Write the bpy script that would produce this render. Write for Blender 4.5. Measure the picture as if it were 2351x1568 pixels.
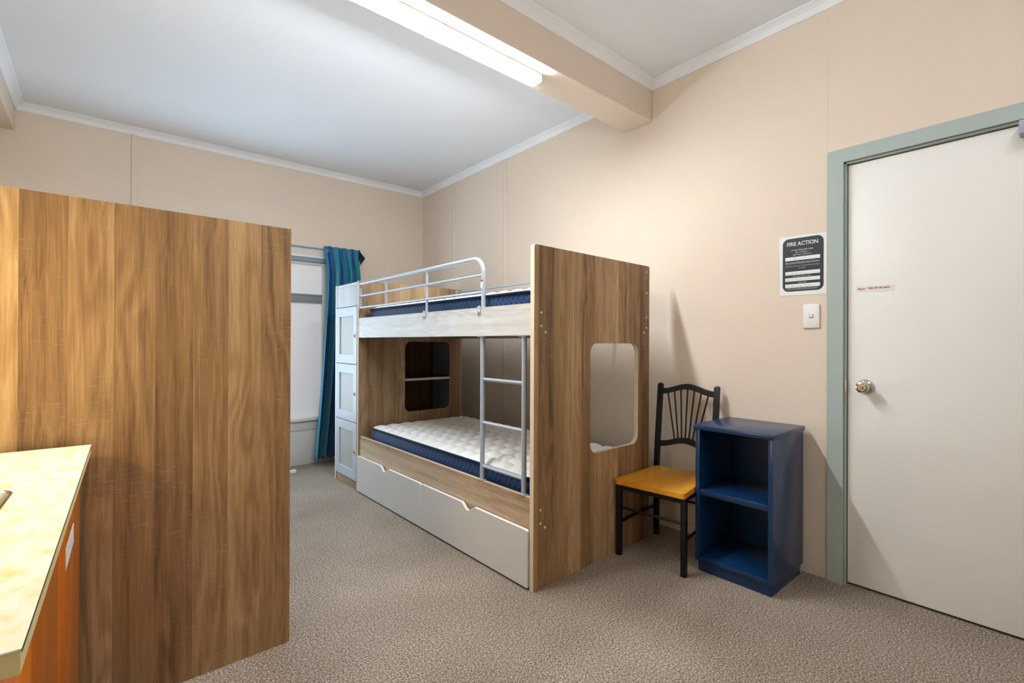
import bpy, bmesh, math, random
from mathutils import Vector, Matrix
random.seed(7)
for _o in list(bpy.data.objects): bpy.data.objects.remove(_o)
S = bpy.context.scene
COL = S.collection
R = math.radians

# ------------------------------------------------------------------ camera
def cam_axes(yaw, pitch, roll):
    f = Vector((math.sin(yaw)*math.cos(pitch), math.cos(yaw)*math.cos(pitch), math.sin(pitch)))
    r = Vector((math.cos(yaw), -math.sin(yaw), 0)); u = r.cross(f)
    return r*math.cos(roll)+u*math.sin(roll), u*math.cos(roll)-r*math.sin(roll), f
_r, _u, _f = cam_axes(R(40.61), R(.1355), R(.2346))
cam = bpy.data.cameras.new('camera'); camo = bpy.data.objects.new('camera', cam); COL.objects.link(camo)
cam.sensor_fit = 'HORIZONTAL'; cam.sensor_width = 36.0; cam.lens = 1098.05/2351*36; cam.clip_start = .02
camo.matrix_world = Matrix(((_r.x, _u.x, -_f.x, 0), (_r.y, _u.y, -_f.y, 0), (_r.z, _u.z, -_f.z, 1.21), (0, 0, 0, 1)))
S.camera = camo

# ------------------------------------------------------------------ world, light, exposure
S.view_settings.view_transform = 'Standard'; S.view_settings.look = 'None'
S.view_settings.gamma = 1.0; S.view_settings.use_curve_mapping = False
S.view_settings.exposure = 0.88
TUBE = 100.0          # radiance of the batten under the beam
FILL_TUBE = 6.0  # unseen tube behind the camera, added as fill
WINDOW = .13         # daylight through the blind-covered sash
SASH_GLOW = 4.5       # unseen left sash, made to glow as an added cool daylight source
SINK_FILL = 85.0  # added warm lamp for the counter and left panel
w = bpy.data.worlds.new('sky'); S.world = w; w.use_nodes = True
w.node_tree.nodes['Background'].inputs[0].default_value = (.75, .87, 1, 1)
w.node_tree.nodes['Background'].inputs[1].default_value = 1.0

# ------------------------------------------------------------------ materials
def lin(h):
    h = h.lstrip('#'); v = [int(h[i:i+2], 16)/255 for i in (0, 2, 4)]
    return tuple((c/12.92 if c <= .04045 else ((c+.055)/1.055)**2.4) for c in v)+(1,)
class NT:
    def __init__(s, name):
        s.m = bpy.data.materials.new(name); s.m.use_nodes = True; s.t = s.m.node_tree
        s.b = s.t.nodes['Principled BSDF']
    def n(s, t, **k):
        d = s.t.nodes.new(t)
        for a, v in k.items(): setattr(d, a, v)
        return d
    def l(s, a, b): s.t.links.new(a, b)
    def val(s, node, i, v):
        if isinstance(v, (int, float, tuple, list)): node.inputs[i].default_value = v
        else: s.l(v, node.inputs[i])
    def math(s, op, a, b=0.0, c=None):
        d = s.n('ShaderNodeMath', operation=op); s.val(d, 0, a); s.val(d, 1, b)
        if c is not None: s.val(d, 2, c)
        return d.outputs[0]
    def coord(s): return s.n('ShaderNodeTexCoord').outputs['Object']
    def mapv(s, v, scale=(1, 1, 1), loc=(0, 0, 0)):
        d = s.n('ShaderNodeMapping'); s.l(v, d.inputs[0]); d.inputs['Scale'].default_value = scale; d.inputs['Location'].default_value = loc
        return d.outputs[0]
    def noise(s, v, scale=5, detail=4, rough=.5, dist=0):
        d = s.n('ShaderNodeTexNoise'); s.l(v, d.inputs['Vector'])
        d.inputs['Scale'].default_value = scale; d.inputs['Detail'].default_value = detail
        d.inputs['Roughness'].default_value = rough; d.inputs['Distortion'].default_value = dist
        return d.outputs['Fac']
    def ramp(s, f, pts):
        d = s.n('ShaderNodeValToRGB'); s.l(f, d.inputs[0]); e = d.color_ramp.elements
        while len(e) < len(pts): e.new(.5)
        for el, (p, c) in zip(e, pts): el.position = p; el.color = c if len(c) == 4 else tuple(c)+(1,)
        return d.outputs[0]
    def mix(s, f, a, b, mode='MIX'):
        d = s.n('ShaderNodeMix', data_type='RGBA', blend_type=mode)
        s.val(d, 0, f); s.val(d, 6, a); s.val(d, 7, b); return d.outputs[2]
    def bump(s, h, strength=.2, dist=.01):
        d = s.n('ShaderNodeBump'); d.inputs['Strength'].default_value = strength; d.inputs['Distance'].default_value = dist
        s.l(h, d.inputs['Height']); s.l(d.outputs[0], s.b.inputs['Normal'])
    def base(s, c): s.val(s.b, 'Base Color', c)
    def set(s, rough=None, metal=None, spec=None):
        if rough is not None: s.val(s.b, 'Roughness', rough)
        if metal is not None: s.val(s.b, 'Metallic', metal)
        if spec is not None: s.b.inputs['Specular IOR Level'].default_value = spec
        return s.m

def paint(name, h, rough=.6, var=.04, bumps=.05, scale=60, spec=.3):
    t = NT(name); c = t.coord(); a = lin(h)
    n = t.noise(c, 2.2, 3, .6)
    lo = tuple(max(0, x*(1-var)) for x in a[:3])+(1,); hi = tuple(min(1, x*(1+var)) for x in a[:3])+(1,)
    t.base(t.ramp(n, [(.3, lo), (.7, hi)]))
    if bumps: t.bump(t.noise(c, scale, 3), bumps, .004)
    return t.set(rough, spec=spec)
def metal(name, h, rough=.3, m=1.0):
    t = NT(name); n = t.noise(t.coord(), 40, 3); a = lin(h)
    t.base(t.ramp(n, [(.3, tuple(x*.93 for x in a[:3])), (.7, a)])); return t.set(rough, m)

def wood(name, axis, dark, mid, light, rough=.45, seed=0.0, board=.11, contrast=1.0):
    """printed oak board: grain runs along `axis`"""
    t = NT(name); c = t.coord()
    sc = [1.0, 1.0, 1.0]; sc[axis] = .035
    v = t.mapv(c, tuple(sc), (seed, seed*.7, seed*1.3))
    sc2 = [1.0, 1.0, 1.0]; sc2[axis] = .35
    vw = t.mapv(c, tuple(sc2), (seed*2, seed, seed))
    warp = t.noise(vw, 3.0, 3, .5)
    # board bands across the grain
    sep = t.n('ShaderNodeSeparateXYZ'); t.l(c, sep.inputs[0])
    ax = [i for i in (0, 1, 2) if i != axis]
    across = t.math('ADD', sep.outputs[ax[0]], sep.outputs[ax[1]])
    cell = t.math('FLOOR', t.math('DIVIDE', t.math('ADD', across, seed+10.0), board))
    wn = t.n('ShaderNodeTexWhiteNoise', noise_dimensions='1D'); t.l(cell, wn.inputs['W'])
    bands = wn.outputs[0]
    # offset grain per board
    off = t.n('ShaderNodeVectorMath', operation='SCALE'); t.l(wn.outputs['Color'], off.inputs[0]); off.inputs['Scale'].default_value = 7.0
    va = t.n('ShaderNodeVectorMath', operation='ADD'); t.l(v, va.inputs[0]); t.l(off.outputs[0], va.inputs[1])
    wv = t.n('ShaderNodeVectorMath', operation='SCALE'); t.l(warp, wv.inputs['Scale']); wv.inputs[0].default_value = (.045, .045, .045)
    vb = t.n('ShaderNodeVectorMath', operation='ADD'); t.l(va.outputs[0], vb.inputs[0]); t.l(wv.outputs[0], vb.inputs[1])
    streak = t.noise(vb.outputs[0], 26, 6, .62, .15)
    broad = t.noise(vb.outputs[0], 7, 3, .5, .3)
    fine = t.noise(vb.outputs[0], 190, 3, .6)
    sc3 = [1.0, 1.0, 1.0]; sc3[axis] = .16
    vr = t.n('ShaderNodeVectorMath', operation='ADD'); t.l(t.mapv(c, tuple(sc3), (seed, seed, seed)), vr.inputs[0]); t.l(off.outputs[0], vr.inputs[1])
    sw_ = t.noise(vr.outputs[0], 7.5, 2, .45, .4)
    rings = t.math('ADD', t.math('MULTIPLY', t.math('SINE', t.math('ADD', t.math('MULTIPLY', across, 70.0), t.math('MULTIPLY', sw_, 46.0))), .5), .5)
    rmask = t.ramp(t.noise(vr.outputs[0], 4.0, 2), [(.42, (0, 0, 0)), (.62, (1, 1, 1))])
    rings = t.math('ADD', t.math('MULTIPLY', t.math('SUBTRACT', rings, .5), rmask), .5)
    g = t.math('ADD', t.math('MULTIPLY', streak, .36), t.math('MULTIPLY', broad, .30))
    g = t.math('ADD', g, t.math('MULTIPLY', t.math('SUBTRACT', bands, .5), .17))
    g = t.math('ADD', g, t.math('MULTIPLY', rings, .085))
    g = t.math('ADD', g, t.math('MULTIPLY', fine, .24))
    g = t.math('ADD', t.math('MULTIPLY', t.math('SUBTRACT', g, .5), 1.7*contrast), .48)
    col = t.ramp(g, [(.18, lin(dark)), (.50, lin(mid)), (.82, lin(light))])
    # pale ray flecks across the grain
    sf = [26.0, 26.0, 26.0]; sf[axis] = 210.0
    fl = t.noise(t.mapv(c, tuple(sf), (seed, 3, seed)), 1.0, 2, .5)
    mask = t.noise(t.mapv(c, (1, 1, 1), (seed+5, 1, 2)), 5.5, 2)
    k = t.math('MULTIPLY', t.ramp(fl, [(.60, (0, 0, 0)), (.70, (1, 1, 1))]), t.ramp(mask, [(.52, (0, 0, 0)), (.66, (1, 1, 1))]))
    col = t.mix(t.math('MULTIPLY', k, .38), col, lin(light))
    t.base(col); t.bump(g, .12, .002)
    return t.set(rough, spec=.35)

M = {}
M['wall'] = paint('peach_wall_paint', '#e2d2c1', .62, .015, .06, 90)
M['ceiling'] = paint('ceiling_paint', '#ebf0f7', .7, .01, .04)
M['cornice'] = paint('cornice_paint', '#eff3f8', .55, .01, .02)
M['trim'] = paint('window_trim_paint', '#dcdcd8', .4, .02, .02)
M['bluegrey'] = paint('blue_grey_paint', '#8fa3bb', .4, .03, .02)
M['greybar'] = paint('grey_bar_paint', '#8d9296', .5, .03, .02)
M['frame'] = paint('sage_frame_paint', '#abb8b4', .45, .03, .04)
M['door'] = paint('cream_door_paint', '#efede8', .42, .02, .05, 50)
M['white'] = paint('white_plastic', '#eeeeec', .35, .01, 0)
M['drawer'] = paint('white_board', '#d4d1cb', .4, .015, 0)
M['edgewhite'] = paint('white_edge', '#eceae6', .4, .01, 0)
M['lockergrey'] = paint('locker_panel', '#b4b1ab', .45, .02, 0)
M['lockerwhite'] = paint('locker_frame', '#c0c5cb', .4, .02, 0)
M['backgrey'] = paint('locker_back', '#8e98a0', .6, .03, 0)
M['tubegrey'] = paint('silver_grey_coating', '#aab4c0', .32, .03, 0, spec=.5)
M['black'] = paint('black_powder_coat', '#121417', .42, .1, .03, 200)
M['blue'] = paint('navy_paint', '#0e3158', .27, .06, .04, 120, spec=.6)
M['dark'] = paint('dark_gap', '#141210', .8, .05, 0)
M['chrome'] = metal('satin_nickel', '#c9c4bc', .22)
M['bolt'] = metal('bolt_steel', '#d6d6d4', .35, .7)
M['steel'] = metal('stainless', '#b8bcbb', .22)
M['closer'] = paint('closer_paint', '#a3aab8', .4, .02, 0)
M['woodV'] = wood('oak_board_upright', 2, '#644830', '#a6825a', '#cfb085', seed=1.3)
M['woodVi'] = wood('oak_board_upright_pale', 2, '#6f5740', '#a88b69', '#d0b48f', seed=4.1)
M['woodH'] = wood('oak_board_lengthwise', 1, '#6f5845', '#a98d72', '#cbb396', seed=2.6, board=.3, contrast=1.6)
M['woodP'] = wood('pale_oak_rail', 1, '#8c8a8a', '#c2bfbb', '#dedcd8', seed=6.2, board=.4, contrast=1.15)
M['woodG'] = wood('pale_oak_upright', 2, '#a0a0a0', '#c0c1c2', '#d4d5d6', seed=3.2, contrast=.6)
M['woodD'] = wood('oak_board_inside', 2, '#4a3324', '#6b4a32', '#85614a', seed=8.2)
M['oakedge'] = paint('oak_edging', '#d2b48e', .5, .05, .03)
M['oakedgepale'] = paint('pale_oak_edging', '#dccbb2', .5, .04, .03)
M['seat'] = wood('honey_seat', 0, '#b06f10', '#d9941e', '#e8ad3c', rough=.3, seed=5.0, board=.6, contrast=.7)
M['orange'] = wood('orange_varnish', 2, '#9c4806', '#c9690f', '#dc8424', rough=.18, seed=9.0, board=.9, contrast=.7)
M['paper'] = paint('laminated_paper', '#e9ecec', .3, .01, 0)
M['ink'] = paint('charcoal_print', '#30353b', .4, .05, 0)
M['red'] = paint('red_print', '#c42848', .5, .02, 0)
M['quilt'] = paint('quilted_white_fabric', '#f3f2ef', .9, .02, .25, 260, .1)
M['piping'] = paint('navy_piping', '#0a1c34', .7, .05, .1, 300, .2)

def m_carpet():
    t = NT('brown_carpet'); c = t.coord()
    a = t.noise(c, 135, 3, .8); b = t.noise(c, 360, 2, .6); big = t.noise(c, 1.4, 3)
    f = t.math('ADD', t.math('MULTIPLY', a, .62), t.math('MULTIPLY', b, .38))
    f = t.math('ADD', f, t.math('MULTIPLY', t.math('SUBTRACT', big, .5), .10))
    t.base(t.ramp(f, [(.39, lin('#392d24')), (.47, lin('#796958')), (.53, lin('#a09080')), (.61, lin('#dfd3c5'))]))
    t.bump(f, .8, .008); t.b.inputs['Sheen Weight'].default_value = .15
    return t.set(.95, spec=.1)
M['carpet'] = m_carpet()

def m_border():
    """navy mattress border with a pale interlocking ogee print"""
    t = NT('navy_ogee_fabric'); c = t.coord()
    sep = t.n('ShaderNodeSeparateXYZ'); t.l(c, sep.inputs[0])
    u = t.math('MULTIPLY', t.math('ADD', sep.outputs[0], sep.outputs[1]), 1/.042)
    v = t.math('MULTIPLY', sep.outputs[2], 1/.060)
    sn = t.math('SINE', t.math('MULTIPLY', v, 2*math.pi))
    def line(ph, sgn, wdt):
        k = t.math('FRACT', t.math('ADD', t.math('ADD', u, t.math('MULTIPLY', sn, .27*sgn)), ph))
        d = t.math('ABSOLUTE', t.math('SUBTRACT', k, .5))
        return t.math('LESS_THAN', d, wdt)
    a = t.math('MAXIMUM', line(0, 1, .05), line(.5, -1, .05))
    fu = t.math('SUBTRACT', t.math('FRACT', t.math('ADD', u, .5)), .5); fv = t.math('SUBTRACT', t.math('FRACT', v), .5)
    rr = t.math('SQRT', t.math('ADD', t.math('MULTIPLY', fu, fu), t.math('MULTIPLY', fv, fv)))
    ring = t.math('LESS_THAN', t.math('ABSOLUTE', t.math('SUBTRACT', rr, .24)), .035)
    a = t.math('MAXIMUM', a, ring)
    t.base(t.mix(t.math('MULTIPLY', a, .17), lin('#0b2f5c'), lin('#8b97a6')))
    t.bump(t.noise(c, 400, 2), .2, .002)
    return t.set(.6, spec=.25)
M['border'] = m_border()

def m_counter():
    t = NT('cream_laminate'); c = t.coord()
    n = t.noise(t.mapv(c, (1, .55, 1)), 34, 3, .55, .3); n2 = t.noise(c, 6, 2)
    f = t.math('ADD', n, t.math('MULTIPLY', t.math('SUBTRACT', n2, .5), .25))
    t.base(t.ramp(f, [(.42, lin('#f3efdf')), (.58, lin('#f0e8c4')), (.72, lin('#ead690'))])); return t.set(.3, spec=.4)
M['counter'] = m_counter()
M['counteredge'] = paint('cream_laminate_edge', '#ddcf98', .35, .05, 0)

def m_curtain():
    t = NT('teal_blue_curtain'); uv = t.n('ShaderNodeAttribute', attribute_name='u'); 
    f = t.math('FRACT', t.math('MULTIPLY', uv.outputs['Fac'], 3.3))
    col = t.ramp(f, [(.0, lin('#108097')), (.30, lin('#1692ab')), (.36, lin('#15448a')), (.58, lin('#1d58a4')), (.64, lin('#0c2a55')), (.76, lin('#0f7890')), (1, lin('#108097'))])
    nz = t.noise(t.mapv(t.coord(), (1, 1, .15)), 120, 3)
    t.base(t.mix(t.math('MULTIPLY', nz, .35), col, lin('#0a4f70')))
    t.bump(nz, .15, .003)
    t.b.inputs['Sheen Weight'].default_value = .2
    return t.set(.38, spec=.5)
M['curtain'] = m_curtain()

def m_emit(name, col, strength, base=(.8, .8, .8, 1)):
    t = NT(name); t.b.inputs['Base Color'].default_value = base
    t.b.inputs['Emission Color'].default_value = col; t.b.inputs['Emission Strength'].default_value = strength
    n = t.noise(t.coord(), 8, 2); t.l(t.ramp(n, [(0, tuple(x*.98 for x in base[:3])), (1, base)]), t.b.inputs['Base Color'])
    return t.set(.5)
M['tube'] = m_emit('lit_diffuser', (.91, .96, 1, 1), TUBE)
M['fill_tube'] = m_emit('fill_tube_glow', (.91, .96, 1, 1), FILL_TUBE*4)
M['glowpane'] = m_emit('glowing_fill_pane', (.62, .82, 1, 1), SASH_GLOW, (.6, .6, .6, 1))
M['pane'] = m_emit('frosted_pane', (.92, .95, 1, 1), WINDOW, (.58, .58, .58, 1))
M['sinkfill'] = m_emit('warm_fill_globe', (1, .84, .46, 1), SINK_FILL)

# ------------------------------------------------------------------ mesh helpers
def fin(name, bm, mat, parent=None, smooth=False, mats=None):
    bmesh.ops.recalc_face_normals(bm, faces=bm.faces)
    me = bpy.data.meshes.new(name); bm.to_mesh(me); bm.free()
    for m_ in (mats or [mat]): me.materials.append(M[m_])
    if smooth:
        for p in me.polygons: p.use_smooth = True
    o = bpy.data.objects.new(name, me); COL.objects.link(o)
    if parent is not None: o.parent = parent
    return o
def smooth_by_angle(o, deg=35):
    me = o.data; bm = bmesh.new(); bm.from_mesh(me)
    for f in bm.faces: f.smooth = True
    for e in bm.edges: e.smooth = len(e.link_faces) == 2 and e.calc_face_angle(0) < R(deg)
    bm.to_mesh(me); bm.free(); return o
def box(bm, a, b, bev=0, mi=0, seg=2):
    r = bmesh.ops.create_cube(bm, size=1.0)['verts']
    for v in r:
        v.co = Vector([(a[i]+b[i])/2+v.co[i]*(b[i]-a[i]) for i in range(3)])
    fs = {f for v in r for f in v.link_faces}
    for f in fs: f.material_index = mi
    if bev:
        es = {e for v in r for e in v.link_edges}
        g = bmesh.ops.bevel(bm, geom=list(es), offset=bev, segments=seg, affect='EDGES', profile=.5)
        for f in g['faces']: f.material_index = mi
    return r
def mkbox(name, a, b, mat, parent=None, bev=0.0, smooth=False):
    bm = bmesh.new(); box(bm, a, b, bev); o = fin(name, bm, mat, parent)
    return smooth_by_angle(o) if bev else o
def tube(bm, pts, r, seg=12, caps=True, mi=0, sy=1.0):
    pts = [Vector(p) for p in pts]; rings = []; n = len(pts)
    d0 = (pts[1]-pts[0]).normalized(); ref = Vector((0, 0, 1)) if abs(d0.z) < .9 else Vector((1, 0, 0))
    x = d0.cross(ref).normalized()
    for i, p in enumerate(pts):
        d = (pts[min(i+1, n-1)]-pts[max(i-1, 0)]).normalized()
        x = (x-d*x.dot(d)).normalized(); y = d.cross(x)
        rings.append([bm.verts.new(p+x*r*math.cos(2*math.pi*k/seg)+y*r*sy*math.sin(2*math.pi*k/seg)) for k in range(seg)])
    for a, b in zip(rings, rings[1:]):
        for k in range(seg):
            f = bm.faces.new((a[k], a[(k+1) % seg], b[(k+1) % seg], b[k])); f.material_index = mi
    if caps:
        for ring in (rings[0], rings[-1]):
            f = bm.faces.new(ring); f.material_index = mi
def mktube(name, pts, r, mat, parent=None, seg=12):
    bm = bmesh.new(); tube(bm, pts, r, seg); return smooth_by_angle(fin(name, bm, mat, parent), 50)
def lathe(bm, prof, seg=24, axis='z', org=(0, 0, 0)):
    """prof: (radius, height) pairs"""
    def P(r, h, a):
        c, s = r*math.cos(a), r*math.sin(a)
        q = {'z': (c, s, h), 'x': (h, c, s), 'y': (c, h, s)}[axis]
        return Vector(q)+Vector(org)
    rings = []
    for r, h in prof:
        if r < 1e-6: rings.append([bm.verts.new(P(0, h, 0))])
        else: rings.append([bm.verts.new(P(r, h, 2*math.pi*k/seg)) for k in range(seg)])
    for a, b in zip(rings, rings[1:]):
        for k in range(seg):
            q = [a[k % len(a)], a[(k+1) % seg % len(a)], b[(k+1) % seg % len(b)], b[k % len(b)]]
            u = []
            for v in q:
                if v not in u: u.append(v)
            if len(u) > 2: bm.faces.new(u)
def rrect(x0, x1, z0, z1, r, n=6):
    pts = []
    for cx, cz, a0 in ((x1-r, z1-r, 0), (x0+r, z1-r, 90), (x0+r, z0+r, 180), (x1-r, z0+r, 270)):
        for k in range(n+1):
            a = R(a0+90*k/n); pts.append((cx+r*math.cos(a), cz+r*math.sin(a)))
    return pts
def plate(bm, outer, holes, d0, d1, conv, mi_face=0, mi_edge=0):
    """flat board from 2D loops with holes, thickness d0..d1 along third axis; conv(a,b,d)->xyz"""
    loops = [outer]+holes; es = []
    lv = []
    for lp in loops:
        vs = [bm.verts.new(conv(a, b, d0)) for a, b in lp]; lv.append(vs)
        for i in range(len(vs)): es.append(bm.edges.new((vs[i], vs[(i+1) % len(vs)])))
    g = bmesh.ops.triangle_fill(bm, edges=es, use_beauty=True)
    front = [f for f in g['geom'] if isinstance(f, bmesh.types.BMFace)]
    mp = {}
    for vs, lp in zip(lv, loops):
        for v, (a, b) in zip(vs, lp): mp[v] = bm.verts.new(conv(a, b, d1))
    for f in front:
        f.material_index = mi_face
        nf = bm.faces.new([mp[v] for v in reversed(f.verts)]); nf.material_index = mi_face
    for vs in lv:
        for i in range(len(vs)):
            a, b = vs[i], vs[(i+1) % len(vs)]
            f = bm.faces.new((a, b, mp[b], mp[a])); f.material_index = mi_edge
def mkplate(name, outer, holes, d0, d1, conv, mats, parent=None):
    bm = bmesh.new(); plate(bm, outer, holes, d0, d1, conv, 0, 1 if len(mats) > 1 else 0)
    return smooth_by_angle(fin(name, bm, None, parent, mats=mats), 30)
XZ = lambda a, b, d: (a, d, b)
YZ = lambda a, b, d: (d, a, b)
XY = lambda a, b, d: (a, b, d)
def empty(name, loc=(0, 0, 0), rz=0.0):
    o = bpy.data.objects.new(name, None); COL.objects.link(o); o.location = loc; o.rotation_euler = (0, 0, rz)
    o.empty_display_size = .1; return o
def tag(o, label, cat, group=None):
    o['label'] = label; o['category'] = cat
    if group: o['group'] = group
    return o
def struct(o, label=None):
    o['kind'] = 'structure'
    if label: o['label'] = label
    return o
def copy_tree(o, parent=None):
    c = o.copy(); COL.objects.link(c); c.parent = parent
    for ch in list(o.children): copy_tree(ch, c)
    return c
def text_mesh(name, body, size, mat, parent, mtx, bold=0.0, align='CENTER', ext=.0003, sx=1.0):
    cu = bpy.data.curves.new(name, 'FONT'); cu.body = body; cu.size = size; cu.align_x = align; cu.extrude = ext; cu.offset = bold
    cu.resolution_u = 3
    tmp = bpy.data.objects.new('tmp_text', cu); COL.objects.link(tmp)
    dg = bpy.context.evaluated_depsgraph_get(); me = bpy.data.meshes.new_from_object(tmp.evaluated_get(dg))
    bpy.data.objects.remove(tmp); bpy.data.curves.remove(cu)
    me.transform(mtx @ Matrix.Diagonal((sx, 1, 1, 1))); me.name = name; me.materials.clear(); me.materials.append(M[mat])
    o = bpy.data.objects.new(name, me); COL.objects.link(o); o.parent = parent; return o

# ------------------------------------------------------------------ room shell
XR, YB, XL, YN = 2.84, 4.92, -.70, -1.75       # right, back, left, near wall faces
T = .12
def tilt(x, y): return -.0103*(y-1.5)+.0097*(x-XR)   # the old ceiling is not quite level
ZC = 2.985                                      # ceiling height at right wall
WX0, WX1, WZ0, WZ1 = .25, 1.74, .457, 2.055      # back window opening
DY0, DY1, DZ = -.105, .742, 2.125                # door opening
struct(mkbox('floor', (XL-T, YN-T, -.08), (XR+T, YB+T, 0), 'carpet'), 'speckled brown carpet floor')
bm = bmesh.new()
vs = [bm.verts.new((x, y, ZC+tilt(x, y)+dz)) for dz in (0, .1) for x, y in ((XL-T, YN-T), (XR+T, YN-T), (XR+T, YB+T), (XL-T, YB+T))]
bm.faces.new(vs[0:4]); bm.faces.new(vs[4:8])
for i in range(4): bm.faces.new((vs[i], vs[(i+1) % 4], vs[4+(i+1) % 4], vs[4+i]))
struct(fin('ceiling', bm, 'ceiling'), 'white painted ceiling')
WH = 3.06
bm = bmesh.new()
box(bm, (XR, DY1, 0), (XR+T, YB+T, WH)); box(bm, (XR, YN-T, 0), (XR+T, DY0, WH)); box(bm, (XR, DY0, DZ), (XR+T, DY1, WH))
struct(fin('wall_right', bm, 'wall'), 'peach wall with the cream door')
bm = bmesh.new()
box(bm, (XL-T, YB, 0), (WX0, YB+T, WH)); box(bm, (WX1, YB, 0), (XR, YB+T, WH))
box(bm, (WX0, YB, WZ1), (WX1, YB+T, WH)); box(bm, (WX0, YB, 0), (WX1, YB+T, WZ0))
struct(fin('wall_back', bm, 'wall'), 'peach wall behind the curtain')
struct(mkbox('wall_left', (XL-T, YN-T, 0), (XL, YB, WH), 'wall'))
struct(mkbox('wall_near', (XL, YN-T, 0), (XR, YN, WH), 'wall'))
# outer side of the door opening
struct(mkbox('wall_corridor', (XR+T+.002, DY0-.1, 0), (XR+T+.03, DY1+.1, 2.3), 'dark'))

# ceiling beam carrying the light, boxed bulkhead along the left wall
BY0, BY1, BZ = 1.856, 2.078, 2.722
bm = bmesh.new(); box(bm, (XL, BY0, BZ), (XR, BY1, ZC+.02), .004)
struct(fin('ceiling_beam', bm, 'wall'), 'peach boxed beam crossing the ceiling')
bm = bmesh.new(); box(bm, (XL, BY1, 2.715), (-.482, YB, ZC+.02), .004)
struct(fin('ceiling_bulkhead', bm, 'wall'), 'peach boxed bulkhead at the left')

CP = [(0, -.052), (.006, -.052), (.010, -.044), (.020, -.026), (.034, -.014), (.046, -.008), (.052, -.004), (.052, 0), (0, 0)]
def cornice(name, p0, p1, nrm, m0, m1):
    """coved cornice from p0 to p1 (xy), nrm points into the room; m0/m1 mitre slopes"""
    bm = bmesh.new(); rings = []
    d = Vector((p1[0]-p0[0], p1[1]-p0[1])).normalized()
    for p, m, s in ((p0, m0, 1), (p1, m1, -1)):
        ring = []
        for a, z in CP:
            q = Vector(p)+Vector(nrm)*a+d*(a*m*s)
            ring.append(bm.verts.new((q.x, q.y, ZC+tilt(q.x, q.y)+z)))
        rings.append(ring)
    n = len(CP)
    for i in range(n): bm.faces.new((rings[0][i], rings[0][(i+1) % n], rings[1][(i+1) % n], rings[1][i]))
    bm.faces.new(rings[0]); bm.faces.new(rings[1])
    return struct(fin(name, bm, 'cornice'), 'white coved cornice')
cornice('trim_1', (XR, BY1), (XR, YB), (-1, 0), 1, 1)
cornice('trim_2', (XR, YB), (-.482, YB), (0, -1), 1, 1)
cornice('trim_3', (-.482, YB), (-.482, BY1), (1, 0), 1, 1)
cornice('trim_4', (-.482, BY1), (XR, BY1), (0, 1), 1, 1)
cornice('trim_5', (XR, BY0), (XR, YN), (-1, 0), 1, 1)
cornice('trim_6', (XL, BY0), (XR, BY0), (0, -1), 1, 1)
cornice('trim_7', (XL, BY0), (XL, YN), (1, 0), 1, 1)
cornice('trim_8', (XL, YN), (XR, YN), (0, 1), 1, 1)
# cover battens over the wall sheet joints
def batten(name, a, b): return struct(mkbox(name, a, b, 'wall', bev=.002), 'narrow painted cover batten')
batten('trim_9', (.174, YB-.008, 0), (.204, YB, 2.885))
batten('trim_10', (XR-.008, 4.236, 0), (XR, 4.292, 2.90))
batten('trim_11', (XR-.006, 3.398, 0), (XR, 3.446, 2.91))
struct(mkbox('trim_12', (XR-.0008, .815, 0), (XR, .840, 2.935), 'wall'), 'narrow painted cover batten')

# ------------------------------------------------------------------ window in the back wall
win = empty('window_1', (WX0, YB, 0)); struct(win, 'frosted window with grey cross bar and white sill')
def wp(name, a, b, mat, bev=.003): return mkbox(name, (a[0]-WX0, a[1]-YB, a[2]), (b[0]-WX0, b[1]-YB, b[2]), mat, win, bev)
for x0_, x1_, m_ in ((WX0+.05, 1.215, 'glowpane'), (1.255, WX1-.05, 'pane')):  # hidden left panes emit light themselves, added to cool the tower and rail
    wp('pane', (x0_, YB+.035, 1.68), (x1_, YB+.043, 1.99), m_, 0)
    wp('pane', (x0_, YB+.035, WZ0), (x1_, YB+.043, 1.60), m_, 0)
wp('mullion', (1.215, YB+.0, WZ0), (1.255, YB+.06, 2.0), 'trim')
wp('head_board', (WX0-.06, YB-.014, WZ1), (WX1+.06, YB, 2.165), 'trim')
wp('head_rail', (WX0, YB-.010, 2.005), (WX1, YB+.06, WZ1), 'bluegrey')
wp('head_lip', (WX0, YB-.022, 2.045), (WX1, YB-.008, 2.066), 'white')
wp('top_rail', (WX0, YB+.012, 1.978), (WX1, YB+.06, 2.006), 'trim')
wp('cross_bar', (WX0, YB+.006, 1.598), (WX1, YB+.06, 1.668), 'greybar')
wp('cross_bar_cap', (WX0, YB+.0, 1.668), (WX1, YB+.06, 1.684), 'greybar')
wp('sill', (WX0-.05, YB-.045, .432), (WX1+.05, YB+.06, .462), 'white')
wp('apron', (WX0-.03, YB-.016, .339), (WX1+.03, YB, .432), 'trim')
wp('lower_panel', (WX0-.03, YB-.008, .0), (WX1+.03, YB, .339), 'trim')
wp('side_frame', (WX0, YB-.004, WZ0), (WX0+.05, YB+.06, 2.0), 'trim')
wp('side_frame', (WX1-.05, YB-.004, WZ0), (WX1, YB+.06, 2.0), 'trim')

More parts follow.
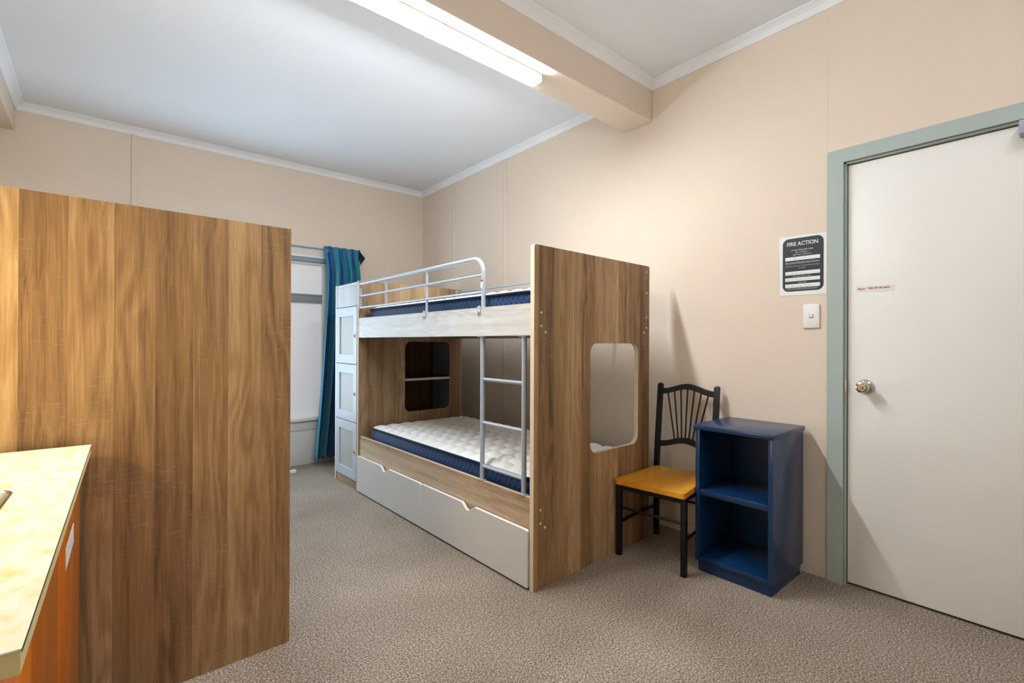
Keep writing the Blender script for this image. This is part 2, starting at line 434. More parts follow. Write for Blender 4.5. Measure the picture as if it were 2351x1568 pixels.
# ------------------------------------------------------------------ door in the right wall
dr = empty('door_1', (XR, DY1, 0)); struct(dr, 'cream flush door in a sage green frame')
def dp(name, a, b, mat, bev=.002): return mkbox(name, (a[0]-XR, a[1]-DY1, a[2]), (b[0]-XR, b[1]-DY1, b[2]), mat, dr, bev)
leaf = dp('door_leaf', (XR+.018, DY0+.012, .012), (XR+.056, .729, 2.110), 'door')
FW = .068
for y0, y1, nm in ((.742, .742+FW, 1), (DY0-FW, DY0, 2)):
    mkplate('frame_upright', [(y0-DY1, 0), (y1-DY1, 0), (y1-DY1, DZ+(FW if nm == 1 else 0)), (y0-DY1, DZ+(0 if nm == 1 else FW))], [], -.014, .0, YZ, ['frame'], dr)
mkplate('frame_head', [(.0, DZ), (FW, DZ+FW), (DY0-FW-DY1, DZ+FW), (DY0-DY1, DZ)], [], -.014, .0, YZ, ['frame'], dr)
dp('jamb', (XR, .7325, 0), (XR+.07, .742, DZ), 'frame'); dp('jamb', (XR, DY0, 0), (XR+.07, DY0+.008, DZ), 'frame')
dp('jamb_head', (XR, DY0, DZ-.010), (XR+.07, DY1, DZ), 'frame')
dp('stop', (XR+.058, .70, 0), (XR+.075, .742, DZ), 'dark'); dp('stop', (XR+.058, DY0, 2.08), (XR+.075, .70, DZ), 'dark')
# knob with rose, neck, ring and turn button
KY, KZ = .655, 1.0
bm = bmesh.new()
lathe(bm, [(0, 0), (.036, 0), (.036, -.004), (.030, -.012), (.014, -.016), (.013, -.034), (.022, -.040), (.028, -.050), (.0285, -.060), (.025, -.070), (.019, -.073), (.017, -.070), (0, -.070)], 32, 'x')
kn = smooth_by_angle(fin('door_knob', bm, 'chrome', dr), 40); kn.location = (.018, KY-DY1, KZ)
bm = bmesh.new(); lathe(bm, [(0, -.078), (.006, -.078), (.008, -.076), (.008, -.069), (0, -.069)], 20, 'x')
smooth_by_angle(fin('turn_button', bm, 'steel', kn), 40)
mkplate('strike_plate', rrect(.729-DY1, .7325-DY1+.003, .968, 1.032, .0015, 3), [], -.001, .0015, YZ, ['steel'], dr)
cl = dp('door_closer', (XR-.052, -.09, 2.055), (XR+.016, .135, 2.112), 'closer', .006)
mkbox('closer_lever', (-.040, -.80, 2.112), (-.020, -.64, 2.122), 'closer', dr, .002)
mkbox('closer_spindle', (-.042, .115-DY1, 2.040), (.010, .150-DY1-.03, 2.056), 'closer', dr, .003)

# ------------------------------------------------------------------ fluorescent batten, added fill tube
def batten_light(name, x0, x1, y, z, mat, label, bare=False):
    e = empty(name, (x0, y, z)); L = x1-x0
    if bare:                      # fill fitting: a bare tube hung low so it lights the ceiling
        mkbox('housing', (-.02, -.030, -.045), (L+.02, .030, 0), 'white', e, .004)
        bm = bmesh.new(); tube(bm, [(0, 0, -.12), (L, 0, -.12)], .019, 16); smooth_by_angle(fin('tube', bm, mat, e), 50)
        for x in (-.018, L+.002): mkbox('lamp_holder', (x, -.018, -.145), (x+.016, .018, -.045), 'white', e, .003)
        return tag(e, label, 'ceiling light')
    mkbox('housing', (-.01, -.034, -.024), (L+.01, .034, 0), 'white', e, .004)
    bm = bmesh.new(); n = 10; prof = [(-.034*math.cos(math.pi*k/n), -.0245-.022*math.sin(math.pi*k/n)) for k in range(n+1)]
    rings = [[bm.verts.new((x, a, b)) for a, b in prof] for x in (0, L)]
    for i in range(len(prof)-1): bm.faces.new((rings[0][i], rings[0][i+1], rings[1][i+1], rings[1][i]))
    for r_ in rings: bm.faces.new(r_)
    smooth_by_angle(fin('diffuser', bm, mat, e), 40)
    for x in (-.008, L): mkbox('end_cap', (x, -.036, -.048), (x+.008, .036, -.004), 'white', e, .003)
    for x in (L*.25, L*.52): mkbox('clip', (x, .034, -.052), (x+.022, .050, -.004), 'white', e, .003)
    return tag(e, label, 'ceiling light')
batten_light('batten_light', .42, 1.865, 1.967, BZ, 'tube', 'lit white fluorescent batten under the ceiling beam')
batten_light('batten_light', .75, 2.05, -.35, ZC-.03, 'fill_tube', 'unseen bare fill tube added on the near ceiling', True)  # out of view, added to brighten the near ceiling

# ------------------------------------------------------------------ bunk bed
BW, YP, YT = 1.015, 2.065, 2.56      # width, far panel, tower end
bunk = empty('bunk_bed', (1.590, 1.690, 0), R(.3))
tag(bunk, 'oak bunk bed against the peach wall with grey ladder and white drawers', 'bunk bed', 'oak bunk beds')
bolt_bm = bmesh.new(); lathe(bolt_bm, [(0, -.003), (.003, -.003), (.0035, -.005), (.0065, -.004), (.0075, 0), (0, 0)], 14, 'y')
bolt_me = smooth_by_angle(fin('bolt', bolt_bm, 'bolt'), 60); BM = bolt_me.data; bpy.data.objects.remove(bolt_me)
def bolt(parent, loc, rot=(0, 0, 0), s=1.0):
    o = bpy.data.objects.new('bolt', BM); COL.objects.link(o); o.parent = parent; o.location = loc; o.rotation_euler = rot; o.scale = (s, s, s); return o
out = [(0, 0), (BW, 0)]+[(BW-.012*(1-math.cos(R(a))), 1.69-.012+.012*math.sin(R(a))) for a in (0, 30, 60, 90)]+[(.012*(1-math.sin(R(a))), 1.69-.012+.012*math.cos(R(a))) for a in (0, 30, 60, 90)]
ep = mkplate('end_panel', out, [rrect(.432, .893, .603, 1.208, .055, 8)], 0, .026, XZ, ['woodV', 'oakedgepale'], bunk)
ep.rotation_euler = (0, 0, R(1.2))
for x, z in ((.048, 1.357), (.048, 1.291), (.079, 1.262), (.978, 1.651), (.979, 1.520), (.980, 1.369), (.980, 1.304), (.953, 1.275), (.048, .387), (.048, .322), (.079, .296), (.979, .387), (.979, .322), (.953, .296)):
    bolt(ep, (x, 0, z))
fp = mkplate('middle_panel', [(0, 0), (BW, 0), (BW, 1.708), (0, 1.708)], [rrect(.420, .897, .602, 1.215, .055, 8)], YP, YP+.025, XZ, ['woodVi', 'oakedge'], bunk)
tp = mkplate('tower_end_panel', [(0, 0), (BW, 0), (BW, 1.706), (0, 1.706)], [], YT-.022, YT, XZ, ['woodV', 'edgewhite'], bunk)
# rails
def rail(name, x0, x1, z0, z1, mats, edge_top=True):
    bm = bmesh.new(); box(bm, (x0, .027 if x0 < .5 else .053, z0), (x1, YP, z1), .0015)
    for f in bm.faces:
        if f.normal.z > .5: f.material_index = 1
    return fin(name, bm, None, bunk, mats=mats)
def fixn(o):
    me = o.data
    for p in me.polygons: p.material_index = 1 if p.normal.z > .8 else 0
    return o
fixn(rail('upper_front_rail', .002, .026, 1.245, 1.404, ['woodP', 'oakedgepale']))
fixn(rail('lower_front_rail', .012, .036, .235, .446, ['woodH', 'oakedge']))
fixn(rail('upper_back_rail', BW-.045, BW-.021, 1.245, 1.404, ['woodP', 'oakedgepale']))
fixn(rail('lower_back_rail', BW-.045, BW-.021, .235, .446, ['woodH', 'oakedge']))
mkbox('upper_base', (.027, .07, 1.262), (BW-.046, YP-.001, 1.280), 'woodH', bunk)
mkbox('lower_base', (.037, .07, .305), (BW-.046, YP-.001, .323), 'woodH', bunk)
# drawers
def drawer(y0, y1, yc):
    z0, z1 = .012, .292
    prof = [(y0, z0), (y1, z0)]
    def corner(cy, sgn):
        r = .012; return [(cy+sgn*r*(math.cos(R(a))-1), z1-r+r*math.sin(R(a))) for a in (0, 30, 60, 90)]
    prof += corner(y1, 1)
    N = 16
    for k in range(N+1):
        s = 1-2*k/N; prof.append((yc+.078*s, z1-.034*(.5+.5*math.cos(math.pi*max(-1, min(1, s*1.15))))))
    prof += list(reversed(corner(y0, -1)))
    d = mkplate('drawer', prof, [], -.012, .006, YZ, ['drawer', 'edgewhite'], bunk)
    bm = bmesh.new()
    for a, b in (((.007, y0+.02, .03), (.60, y0+.034, .235)), ((.007, y1-.034, .03), (.60, y1-.02, .235)), ((.007, y0+.034, .03), (.60, y1-.034, .040)), ((.588, y0+.034, .04), (.60, y1-.034, .235))): box(bm, a, b)
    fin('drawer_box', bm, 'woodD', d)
drawer(.034, 1.046, .530); drawer(1.052, 2.062, 1.575)
# tower: locker doors, top, niche behind the opening
mkbox('tower_top', (.004, YP+.025, 1.682), (BW-.004, YT-.022, 1.702), 'woodG', bunk)
mkbox('tower_fascia', (.002, YP+.026, 1.508), (.020, YT-.023, 1.681), 'woodG', bunk, .001)
mkbox('tower_plinth', (.004, YP+.026, 0), (.022, YT-.023, .066), 'woodH', bunk, .001)
mkbox('tower_back', (BW-.030, YP+.026, .0), (BW-.016, YT-.023, 1.66), 'backgrey', bunk)
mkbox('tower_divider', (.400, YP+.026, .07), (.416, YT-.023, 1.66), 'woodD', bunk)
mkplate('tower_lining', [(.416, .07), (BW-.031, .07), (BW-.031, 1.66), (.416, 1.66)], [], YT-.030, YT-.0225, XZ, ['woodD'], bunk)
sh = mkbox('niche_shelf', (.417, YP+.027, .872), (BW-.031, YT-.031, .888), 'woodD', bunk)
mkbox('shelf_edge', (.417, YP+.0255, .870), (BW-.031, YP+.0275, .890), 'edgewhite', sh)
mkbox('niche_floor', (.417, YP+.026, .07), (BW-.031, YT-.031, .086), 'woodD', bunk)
y0, y1 = YP+.030, YT-.026
for z0, z1 in ((.074, .545), (.551, 1.023), (1.029, 1.502)):
    d = mkplate('locker_door', [(y0, z0), (y1, z0), (y1, z1), (y0, z1)], [[(y0+.065, z0+.075), (y1-.075, z0+.075), (y1-.075, z1-.075), (y0+.065, z1-.075)]], -.004, .014, YZ, ['lockerwhite', 'lockerwhite'], bunk)
    mkbox('door_panel', (.006, y0+.06, z0+.07), (.013, y1-.07, z1-.07), 'lockergrey', d)
    bm = bmesh.new(); kz = (z0+z1)/2-.005; ky = y0+.036
    ring = [(.0, ky+.011*math.cos(2*math.pi*k/20), kz+.016*math.sin(2*math.pi*k/20)) for k in range(21)]
    tube(bm, [(-.007, p[1], p[2]) for p in ring], .0028, 8, False)
    smooth_by_angle(fin('finger_pull', bm, 'bolt', d), 60)
    bm = bmesh.new(); lathe(bm, [(0, -.005), (.009, -.005), (.009, -.0035), (0, -.0035)], 16, 'x', (0, ky, kz)); fin('pull_cup', bm, 'ink', d)
# front guard rail
gx = .013
g = empty('guard_rail', (0, 0, 0)); g.parent = bunk
zt, zm, zl, ye, yb_ = 1.680, 1.583, 1.488, .421, .085
arc = [(gx, ye+yb_*(1-math.sin(R(a))), zt-yb_*(1-math.cos(R(a)))) for a in range(0, 91, 10)]
mktube('top_tube', [(gx, YP-.004, zt)]+arc+[(gx, ye, 1.404)], .0125, 'tubegrey', g, 14)
mktube('middle_tube', [(gx, YP-.004, zm), (gx, ye+.008, zm)], .0085, 'tubegrey', g)
mktube('lower_tube', [(gx, YP-.004, zl), (gx, ye+.008, zl)], .0085, 'tubegrey', g)
mktube('upright', [(gx, 1.022, 1.404), (gx, 1.022, zt)], .0085, 'tubegrey', g)
mktube('upright', [(gx, 1.600, zl), (gx, 1.600, zt)], .0075, 'tubegrey', g)
mkbox('wall_plate', (.0, YP-.004, zl-.02), (.030, YP-.0005, zt+.004), 'tubegrey', g, .001)
for z in (1.640, 1.530): bolt(g, (.020, YP-.004, z))
for y in (ye+.022, 1.022+.012):
    bm = bmesh.new(); plate(bm, rrect(y-.014, y+.016, 1.364, 1.414, .013, 5), [], -.003, .001, YZ); b_ = fin('bracket', bm, 'tubegrey', g)
    bolt(g, (-.003, y, 1.380), (0, 0, R(-90)), 1.3)
mkbox('warning_sticker', (gx-.0132, ye-.0090, 1.512), (gx-.0120, ye+.0090, 1.556), 'paper', g)
mkbox('sticker_band', (gx-.0136, ye-.0092, 1.546), (gx-.0122, ye+.0092, 1.556), 'red', g)
# back guard
g2 = empty('back_guard', (0, 0, 0)); g2.parent = bunk
bx_ = BW-.058
mktube('top_tube', [(bx_, .09, 1.680), (bx_, YP-.003, 1.680)], .0095, 'tubegrey', g2)
for y in (.42, .98, 1.55): mktube('upright', [(bx_, y, 1.404), (bx_, y, 1.680)], .007, 'tubegrey', g2)
mkbox('wall_plate', (bx_-.016, YP-.004, 1.655), (bx_+.016, YP-.0005, 1.700), 'tubegrey', g2, .001)
# ladder
lad = empty('ladder', (0, 0, 0)); lad.parent = bunk
lx = .024
for y in (.440, .096):
    mktube('stile', [(lx, y, .448), (lx, y, 1.243)], .0130, 'tubegrey', lad, 14)
    mkbox('foot_plate', (lx-.017, y-.020, .4465), (lx+.017, y+.020, .4505), 'tubegrey', lad, .001)
    mkbox('top_plate', (lx-.020, y-.026, 1.2405), (lx+.020, y+.026, 1.2445), 'tubegrey', lad, .001)
for z in (1.006, .766, .526): mktube('rung', [(lx, .429, z), (lx, .107, z)], .0105, 'tubegrey', lad, 6)

# second bunk: the same bed turned round, its plain tower end towards the camera
bunk2 = copy_tree(bunk)
bunk2.location = (.566, 2.050+YT, 0); bunk2.rotation_euler = (0, 0, R(180.3)); bunk2.scale = (1, 1, .976)
bunk2['label'] = 'oak bunk bed at the left seen as a tall plain end panel beside the counter'

# ------------------------------------------------------------------ mattresses
def mattress(name, x0, x1, y0, y1, z0, zt, label):
    e = empty(name, (x0, y0, z0)); W, L, H = x1-x0, y1-y0, zt-z0
    r = .045
    lp = rrect(0, W, 0, L, r, 6)
    # side border, slightly bulging
    bm = bmesh.new(); rows = 7; rings = []
    cx, cy = W/2, L/2
    for j in range(rows+1):
        t = j/rows; k = .008*math.sin(math.pi*t)-.004
        ring = []
        for a, b in lp:
            d = Vector((a-cx, b-cy)); sx = 1+k/(W/2); sy = 1+k/(L/2)
            ring.append(bm.verts.new((cx+d.x*sx, cy+d.y*sy, H*t)))
        rings.append(ring)
    n = len(lp)
    for a, b in zip(rings, rings[1:]):
        for k in range(n): bm.faces.new((a[k], a[(k+1) % n], b[(k+1) % n], b[k]))
    bm.faces.new(rings[0])
    smooth_by_angle(fin('border', bm, 'border', e), 50)
    bm = bmesh.new()
    for zz in (H, .012):
        pts = [(a, b, zz) for a, b in lp]; pts.append(pts[0]); tube(bm, pts, .0085, 8, False)
    smooth_by_angle(fin('piping', bm, 'piping', e), 70)
    # quilted top
    bm = bmesh.new(); nx, ny = 110, 220; grid = []
    p = .116
    for j in range(ny+1):
        row = []
        for i in range(nx+1):
            x, y = W*i/nx, L*j/ny
            px, py = x, y
            qx = min(max(x, r), W-r); qy = min(max(y, r), L-r)
            d = Vector((x-qx, y-qy))
            if d.length > r: d *= r/d.length; px, py = qx+d.x, qy+d.y
            ed = min(px, W-px, py, L-py)
            s = max(0, min(1, ed/.09)); s = 1-(1-s)**2.2
            wob = .010*math.sin(y*5.3)+.006*math.sin(x*9)
            a = abs(math.sin(math.pi*(px+wob)/p)); b = abs(math.sin(math.pi*(py+.008*math.sin(px*8))/(p*.98)))
            h = .030*s+.034*s*(a**.4)*(b**.5)-.032*s
            row.append(bm.verts.new((px, py, H+.002+h)))
        grid.append(row)
    for j in range(ny):
        for i in range(nx):
            try: bm.faces.new((grid[j][i], grid[j][i+1], grid[j+1][i+1], grid[j+1][i]))
            except ValueError: pass
    fin('quilted_top', bm, 'quilt', e, True)
    return tag(e, label, 'mattress', 'single mattresses on the bunks')
ml = mattress('mattress', 1.648, 2.545, 1.775, 3.665, .324, .516, 'white quilted mattress with navy border on the lower bunk')
mattress('mattress', 1.648, 2.535, 1.775, 3.715, 1.281, 1.470, 'navy patterned mattress on the upper bunk')

# ------------------------------------------------------------------ blue open cabinet
cab = empty('open_cabinet', (2.413, .913, 0)); tag(cab, 'navy blue painted open cabinet with one shelf beside the door', 'cabinet')
CW, CD = .390, .392
mkbox('top', (-.014, -.008, .752), (CD+.008, CW+.009, .779), 'blue', cab, .007)
mkbox('side', (0, 0, .056), (CD, .023, .7515), 'blue', cab, .002)
mkbox('side', (0, CW-.023, .056), (CD, CW, .7515), 'blue', cab, .002)
mkbox('shelf', (.004, .0235, .406), (CD-.013, CW-.0235, .436), 'blue', cab, .003)
mkbox('bottom', (.002, .0235, .057), (CD-.013, CW-.0235, .080), 'blue', cab, .003)
mkbox('back', (CD-.012, .0235, .057), (CD, CW-.0235, .7515), 'blue', cab, 0)
mkbox('plinth', (.014, .010, 0), (CD-.01, CW-.010, .0555), 'blue', cab, .002)

# ------------------------------------------------------------------ chair
ch = empty('dining_chair', (2.277, 1.491, 0), R(6)); tag(ch, 'black metal chair with fan spindles and honey wood seat', 'chair')
HW = .190; HB = .178
for s in (1, -1):
    mkbox('front_leg', (-.014, s*HW-.014, 0), (.014, s*HW+.014, .408), 'black', ch, .002)
    bm = bmesh.new(); path = [(.430, 0), (.430, .30), (.432, .44), (.446, .60), (.466, .78), (.486, .945)]
    rings = []
    for x, z in path:
        rings.append([bm.verts.new((x+a, s*HB+b, z)) for a, b in ((-.015, -.014), (.015, -.014), (.015, .014), (-.015, .014))])
    rings.append([bm.verts.new((path[-1][0]+a, s*HB+b, .955)) for a, b in ((-.009, -.008), (.009, -.008), (.009, .008), (-.009, .008))])
    for a, b in zip(rings, rings[1:]):
        for k in range(4): bm.faces.new((a[k], a[(k+1) % 4], b[(k+1) % 4], b[k]))
    bm.faces.new(rings[0]); bm.faces.new(rings[-1]); smooth_by_angle(fin('back_post', bm, 'black', ch), 30)
bm = bmesh.new(); plate(bm, [(a, b*(1-.17*(a+.034)/.446)) for a, b in rrect(-.034, .412, -.207, .207, .018, 5)], [], .409, .438, XY)
o = fin('seat', bm, 'seat', ch)
md = o.modifiers.new('b', 'BEVEL'); md.width = .004; md.segments = 2; md.limit_method = 'ANGLE'
smooth_by_angle(o, 30)
mkbox('seat_rail', (-.012, -HW+.014, .378), (.012, HW-.014, .408), 'black', ch, .001)
mkbox('seat_rail', (.418, -HB+.014, .378), (.440, HB-.014, .408), 'black', ch, .001)
for s in (1, -1): mkbox('seat_rail', (.014, s*HB-.009, .378), (.415, s*HB+.009, .408), 'black', ch, .001)
mktube('stretcher', [(0, -HW+.012, .272), (0, HW-.012, .272)], .0075, 'black', ch)
mktube('stretcher', [(.430, -HB+.012, .25), (.430, HB-.012, .25)], .0075, 'black', ch)
for s in (1, -1): mktube('stretcher', [(.012, s*HW, .185), (.416, s*HB, .185)], .0085, 'black', ch)
def xback(z): return .432+(z-.44)*.107
def arch(yr, z0, amp): return z0+amp*(.5+.5*math.cos(math.pi*max(-1, min(1, yr/.165))))
def arch_rail(name, z0, amp, hgt):
    bm = bmesh.new(); N = 24; rings = []
    for k in range(N+1):
        y = -HB+.013+(2*HB-.026)*k/N; zc = arch(y, z0, amp)
        rings.append([bm.verts.new((xback(zc+dz)+dx, y, zc+dz)) for dx, dz in ((-.009, -hgt/2), (.009, -hgt/2), (.009, hgt/2), (-.009, hgt/2))])
    for a, b in zip(rings, rings[1:]):
        for k in range(4): bm.faces.new((a[k], a[(k+1) % 4], b[(k+1) % 4], b[k]))
    bm.faces.new(rings[0]); bm.faces.new(rings[-1]); smooth_by_angle(fin(name, bm, 'black', ch), 30)
arch_rail('top_rail', .905, .036, .034); arch_rail('lower_rail', .575, .036, .034)
for k in range(7):
    f = (k-3)/3; yt, yb2 = f*.128, f*.068
    a = (xback(.60), yb2, arch(yb2, .575, .036)+.01); b = (xback(.92), yt, arch(yt, .905, .036)-.01)
    mktube('spindle', [a, b], .0050, 'black', ch, 8)

# ------------------------------------------------------------------ counter, sink, sink cabinet
CA = R(-1.75); CO = Vector((-.024, 2.008, 0))
ct = empty('countertop', CO, CA); tag(ct, 'cream and yellow mottled laminate worktop with a sink cut-out', 'worktop')
X0, Y0 = -.612, -1.285
bm = bmesh.new(); plate(bm, [(0, 0), (X0, 0), (X0, Y0), (0, Y0)], [rrect(-.50, -.105, -.93, -.490, .055, 6)], .8815, .8835, XY); fin('laminate', bm, 'counter', ct)
bm = bmesh.new(); plate(bm, [(-.001, -.001), (X0, -.001), (X0, Y0+.001), (-.001, Y0+.001)], [rrect(-.504, -.101, -.934, -.486, .057, 6)], .856, .8814, XY); fin('edge_strip', bm, 'counteredge', ct)
mkbox('edge_seam', (-.0008, Y0+.002, .8796), (.0006, -.002, .8814), 'dark', ct)
sk = empty('sink', CO, CA); tag(sk, 'stainless steel sink bowl set in the cream worktop', 'sink')
bm = bmesh.new(); rr = []
for off, z, rad in ((-.002, .8842, .055), (.002, .8852, .057), (.006, .880, .055), (.012, .80, .055), (.020, .735, .06), (.050, .722, .06)):
    rr.append([bm.verts.new((a, b, z)) for a, b in rrect(-.50+off, -.105-off, -.93+off, -.490-off, rad, 6)])
for a, b in zip(rr, rr[1:]):
    n = len(a)
    for k in range(n): bm.faces.new((a[k], a[(k+1) % n], b[(k+1) % n], b[k]))
bm.faces.new(rr[-1]); smooth_by_angle(fin('bowl', bm, 'steel', sk), 50)
bm = bmesh.new(); lathe(bm, [(0, .7235), (.030, .7235), (.034, .7255), (.038, .7232), (.038, .722)], 24, 'z', (-.30, -.71, 0)); smooth_by_angle(fin('drain', bm, 'chrome', sk), 40)
sc = empty('sink_cabinet', CO, CA); tag(sc, 'orange varnished timber sink cabinet under the worktop', 'cabinet')
fx = -.026
mkbox('carcass', (X0+.01, -.005, .10), (fx-.019, -1.205, .720), 'orange', sc)
mkbox('top_stretcher', (fx-.03, -.005, .8), (fx-.019, -1.205, .855), 'orange', sc)
mkbox('carcass_side', (X0+.01, -1.21, .10), (fx-.019, -1.206, .855), 'orange', sc)
mkbox('plinth', (X0+.01, -.005, 0), (fx-.06, -1.20, .10), 'dark', sc)
for a, b in ((-.006, -.594), (-.600, -1.208)): mkbox('cabinet_door', (fx-.018, b, .105), (fx, a, .853), 'orange', sc, .002)
st = mkbox('label_sticker', (fx, -.446, .659), (fx+.0008, -.230, .710), 'paper', None)
st.location = CO; st.rotation_euler = (0, 0, CA); tag(st, 'white paper sticker on the orange cabinet door', 'sticker')
# warm lamp out of view, added to throw a glow on the left panel
wl = empty('fill_lamp', (XL, 1.66, 1.34)); tag(wl, 'unseen warm fill lamp added over the sink', 'fill lamp')
bm = bmesh.new(); lathe(bm, [(0, 0), (.05, 0), (.05, .015), (.02, .02), (.018, .06), (0, .06)], 20, 'x'); smooth_by_angle(fin('mount', bm, 'white', wl), 40)
bm = bmesh.new(); lathe(bm, [(0, .058), (.022, .060), (.040, .075), (.048, .10), (.040, .125), (.022, .140), (0, .145)], 20, 'x'); smooth_by_angle(fin('globe', bm, 'sinkfill', wl), 60)

# ------------------------------------------------------------------ curtain and rod
rod = empty('curtain_rod', (.2, 4.885, 2.142)); tag(rod, 'thin grey curtain rod above the window', 'curtain rod')
mktube('rod', [(0, 0, 0), (1.87, 0, 0)], .0065, 'bluegrey', rod)
for x in (.08, 1.82):
    mkbox('rod_bracket', (x-.006, 0, -.012), (x+.006, .032, .012), 'white', rod, .001)
NU, NV = 150, 46
def curtain_pt(u, v):
    # v: 0 top .. 1 bottom
    xl = 1.682-.122*max(0, (v-.18)/.82)**1.35; xr = 2.062-.190*v**1.1
    x = xl+(xr-xl)*u
    amp = .020+.034*min(1, v*1.5); 
    ph = 2*math.pi*((4.3+3.0*max(0, .25-v))*u+.10*math.sin(3*v+u*5))
    y = 4.868-.068*min(1, v/.12)-amp*(math.sin(ph)+.35*math.sin(2.3*ph+1.0+v*2))-.012*v
    x += .010*math.cos(ph)*(.4+v)
    z = 2.180-.010*abs(math.sin(ph*.5+.5))-(.0 if v else 0)-(2.115*v)-.018*math.sin(ph*.5)*(v > .9)*(v-.9)*10*.4
    if v < .08: y = 4.885+(y-4.885)*(.55+.45*v/.08)
    return x, y, z
me = bpy.data.meshes.new('curtain'); V = []; Fc = []; U = []
for j in range(NV+1):
    v = (j/NV)**1.15
    for i in range(NU+1): V.append(curtain_pt(i/NU, v)); U.append(i/NU)
hole_cells = set()
for j in range(NV):
    for i in range(NU): 
        u = (i+.5)/NU; v = ((j+.5)/NV)**1.15; z = 2.18-2.115*v; x = curtain_pt(u, v)[0]
        if ((x-1.722)/.017)**2+((z-2.135)/.026)**2 < 1: continue
        Fc.append((j*(NU+1)+i, j*(NU+1)+i+1, (j+1)*(NU+1)+i+1, (j+1)*(NU+1)+i))
me.from_pydata(V, [], Fc); me.update()
at = me.attributes.new('u', 'FLOAT', 'POINT')
for i, a in enumerate(U): at.data[i].value = a
me.materials.append(M['curtain'])
for p in me.polygons: p.use_smooth = True
cur = empty('curtain', (1.7, 4.868, .05)); tag(cur, 'teal and blue pleated curtain gathered beside the window', 'curtain')
c1 = bpy.data.objects.new('drape', me); COL.objects.link(c1); c1.parent = cur; c1.location = (-1.7, -4.868, -.05)
sd = c1.modifiers.new('s', 'SOLIDIFY'); sd.thickness = .003
bm = bmesh.new()
pts = [(2.045, 4.862, 2.172), (2.118, 4.872, 2.098), (2.060, 4.866, 2.020), (2.036, 4.850, 2.06)]
vs = [bm.verts.new((p[0]-1.7, p[1]-4.868+d, p[2]-.05)) for d in (0, .004) for p in pts]
bm.faces.new(vs[:4]); bm.faces.new(vs[4:])
for i in range(4): bm.faces.new((vs[i], vs[(i+1) % 4], vs[4+(i+1) % 4], vs[4+i]))
bmesh.ops.subdivide_edges(bm, edges=bm.edges, cuts=2, use_grid_fill=True)
fin('heading_flap', bm, 'piping', cur)

# ------------------------------------------------------------------ power strip on the carpet
pb = empty('power_board', (.98, 4.655, 0)); tag(pb, 'white plastic strip lying on the carpet beside the left panel', 'power board')
mkbox('case', (0, -.022, 0), (.385, .022, .028), 'white', pb, .005)
for k in range(4): mkbox('socket', (.05+k*.08, -.014, .0281), (.09+k*.08, .014, .0292), 'drawer', pb)

# ------------------------------------------------------------------ light switch
sw = empty('light_switch', (XR, .886, 1.356)); tag(sw, 'white single light switch below the fire notice', 'light switch')
mkbox('switch_plate', (-.010, -.0385, -.0625), (-.0002, .0385, .0625), 'white', sw, .003)
mkplate('rocker_surround', rrect(-.011, .011, -.0095, .0095, .003, 3), [], -.0108, -.0101, YZ, ['lockergrey'], sw)
mkbox('rocker', (-.0145, -.0085, -.0065), (-.0109, .0085, .0065), 'white', sw, .001)

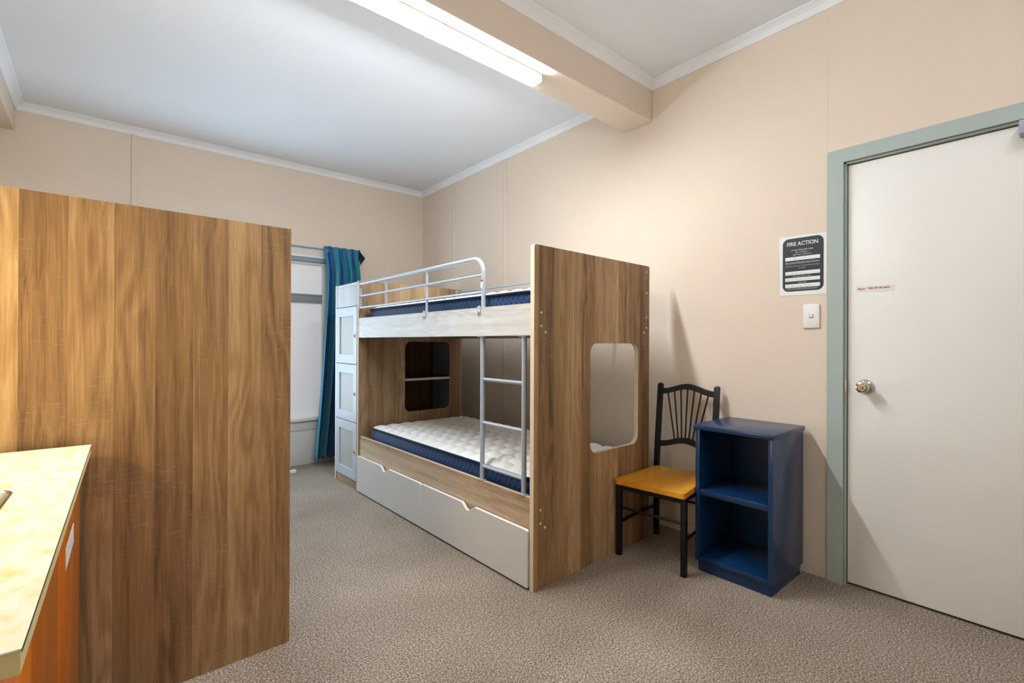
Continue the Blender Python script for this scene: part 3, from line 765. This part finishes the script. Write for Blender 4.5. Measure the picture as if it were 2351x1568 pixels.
# ------------------------------------------------------------------ notices
def wall_text(px): # text plane facing -X: local x -> -Y, local y -> Z
    return Matrix(((0, 0, -1, px), (-1, 0, 0, 0), (0, 1, 0, 0), (0, 0, 0, 1)))
sg = empty('fire_notice', (XR, .931, 1.631)); tag(sg, 'black and white FIRE ACTION notice beside the door frame', 'sign')
mkplate('sheet', [(.114, .163), (-.114, .157), (-.113, -.161), (.110, -.159)], [], -.0014, -.0004, YZ, ['paper'], sg)
mkplate('black_panel', rrect(-.100, .096, -.138, .148, .030, 8), [], -.0020, -.0015, YZ, ['ink'], sg)
def line(body, z, size, mat='paper', bold=.0, sx=1.0, y=0.0, nm='lettering'):
    return text_mesh(nm, body, size, mat, sg, Matrix.Translation((-.0024, y, z)) @ wall_text(0), bold, sx=sx)
def small_print(z, half, h, seed):
    """lines too small to read in the photograph: rows of tiny letter strokes"""
    rnd = random.Random(seed); bm = bmesh.new(); y = half
    while y > -half:
        for k in range(rnd.randint(2, 8)):
            if y < -half: break
            hh = h*rnd.choice((.7, 1, 1, .85)); box(bm, (-.0024, y-h*.18, z), (-.0021, y, z+hh))
            if rnd.random() < .7: zz = z+hh*rnd.choice((0, .45, .85)); box(bm, (-.0024, y-h*.5, zz), (-.0021, y-h*.18, zz+h*.15))
            y -= h*.68
        y -= h*.5
    fin('small_print', bm, 'paper', sg)
line('FIRE ACTION', .108, .029, bold=.00035, sx=.88, nm='heading')
line('IF YOU DISCOVER A FIRE', .080, .0098, sx=.95)
small_print(.068, .034, .0060, 11)
small_print(.056, .044, .0060, 12)
for zc in (.038, -.040, -.074, -.108):
    mkplate('form_field', rrect(-.084, .083, zc-.0095, zc+.0095, .0005, 1), [], -.0025, -.0021, YZ, ['paper'], sg)
line('Dial ............... 111 ...........', .035, .0085, 'ink')
small_print(.014, .082, .0058, 13)
mkplate('underline', [(-.083, .0110), (.083, .0110), (.083, .0118), (-.083, .0118)], [], -.0024, -.0021, YZ, ['paper'], sg)
small_print(-.004, .083, .0045, 14)
small_print(-.016, .016, .0045, 15)
small_print(-.060, .044, .0045, 16)
small_print(-.094, .020, .0045, 17)
def scrawl(zc, n, seed):
    rnd = random.Random(seed); bm = bmesh.new(); y = .074
    for k in range(n):
        pts = []
        for i in range(7): pts.append((-.0028, y-.0024*i, zc-.005+rnd.random()*.008))
        tube(bm, pts, .0005, 4); y -= .0024*6+.006
        if y < -.06: break
    fin('handwriting', bm, 'ink', sg)
scrawl(-.041, 5, 1); scrawl(-.075, 6, 2); scrawl(-.109, 6, 3)
small_print(-.1235, .076, .0038, 18)
small_print(-.1295, .072, .0038, 19)

ns = empty('door_sticker', (XR+.018, .619, 1.4835)); tag(ns, 'narrow white sticker with red lettering on the door', 'sign')
mkplate('strip', [(-.075, -.0165), (.075, -.0135), (.076, .0165), (-.075, .0120)], [], -.0012, -.0003, YZ, ['paper'], ns)
text_mesh('lettering', 'Please', .0125, 'red', ns, Matrix.Translation((-.0016, .069, -.0045)) @ wall_text(0), .0002, 'LEFT')
text_mesh('lettering', 'TURN OFF THE LIGHTS', .0125, 'red', ns, Matrix.Translation((-.0016, .029, -.0040)) @ wall_text(0), .0003, 'LEFT', sx=.68)
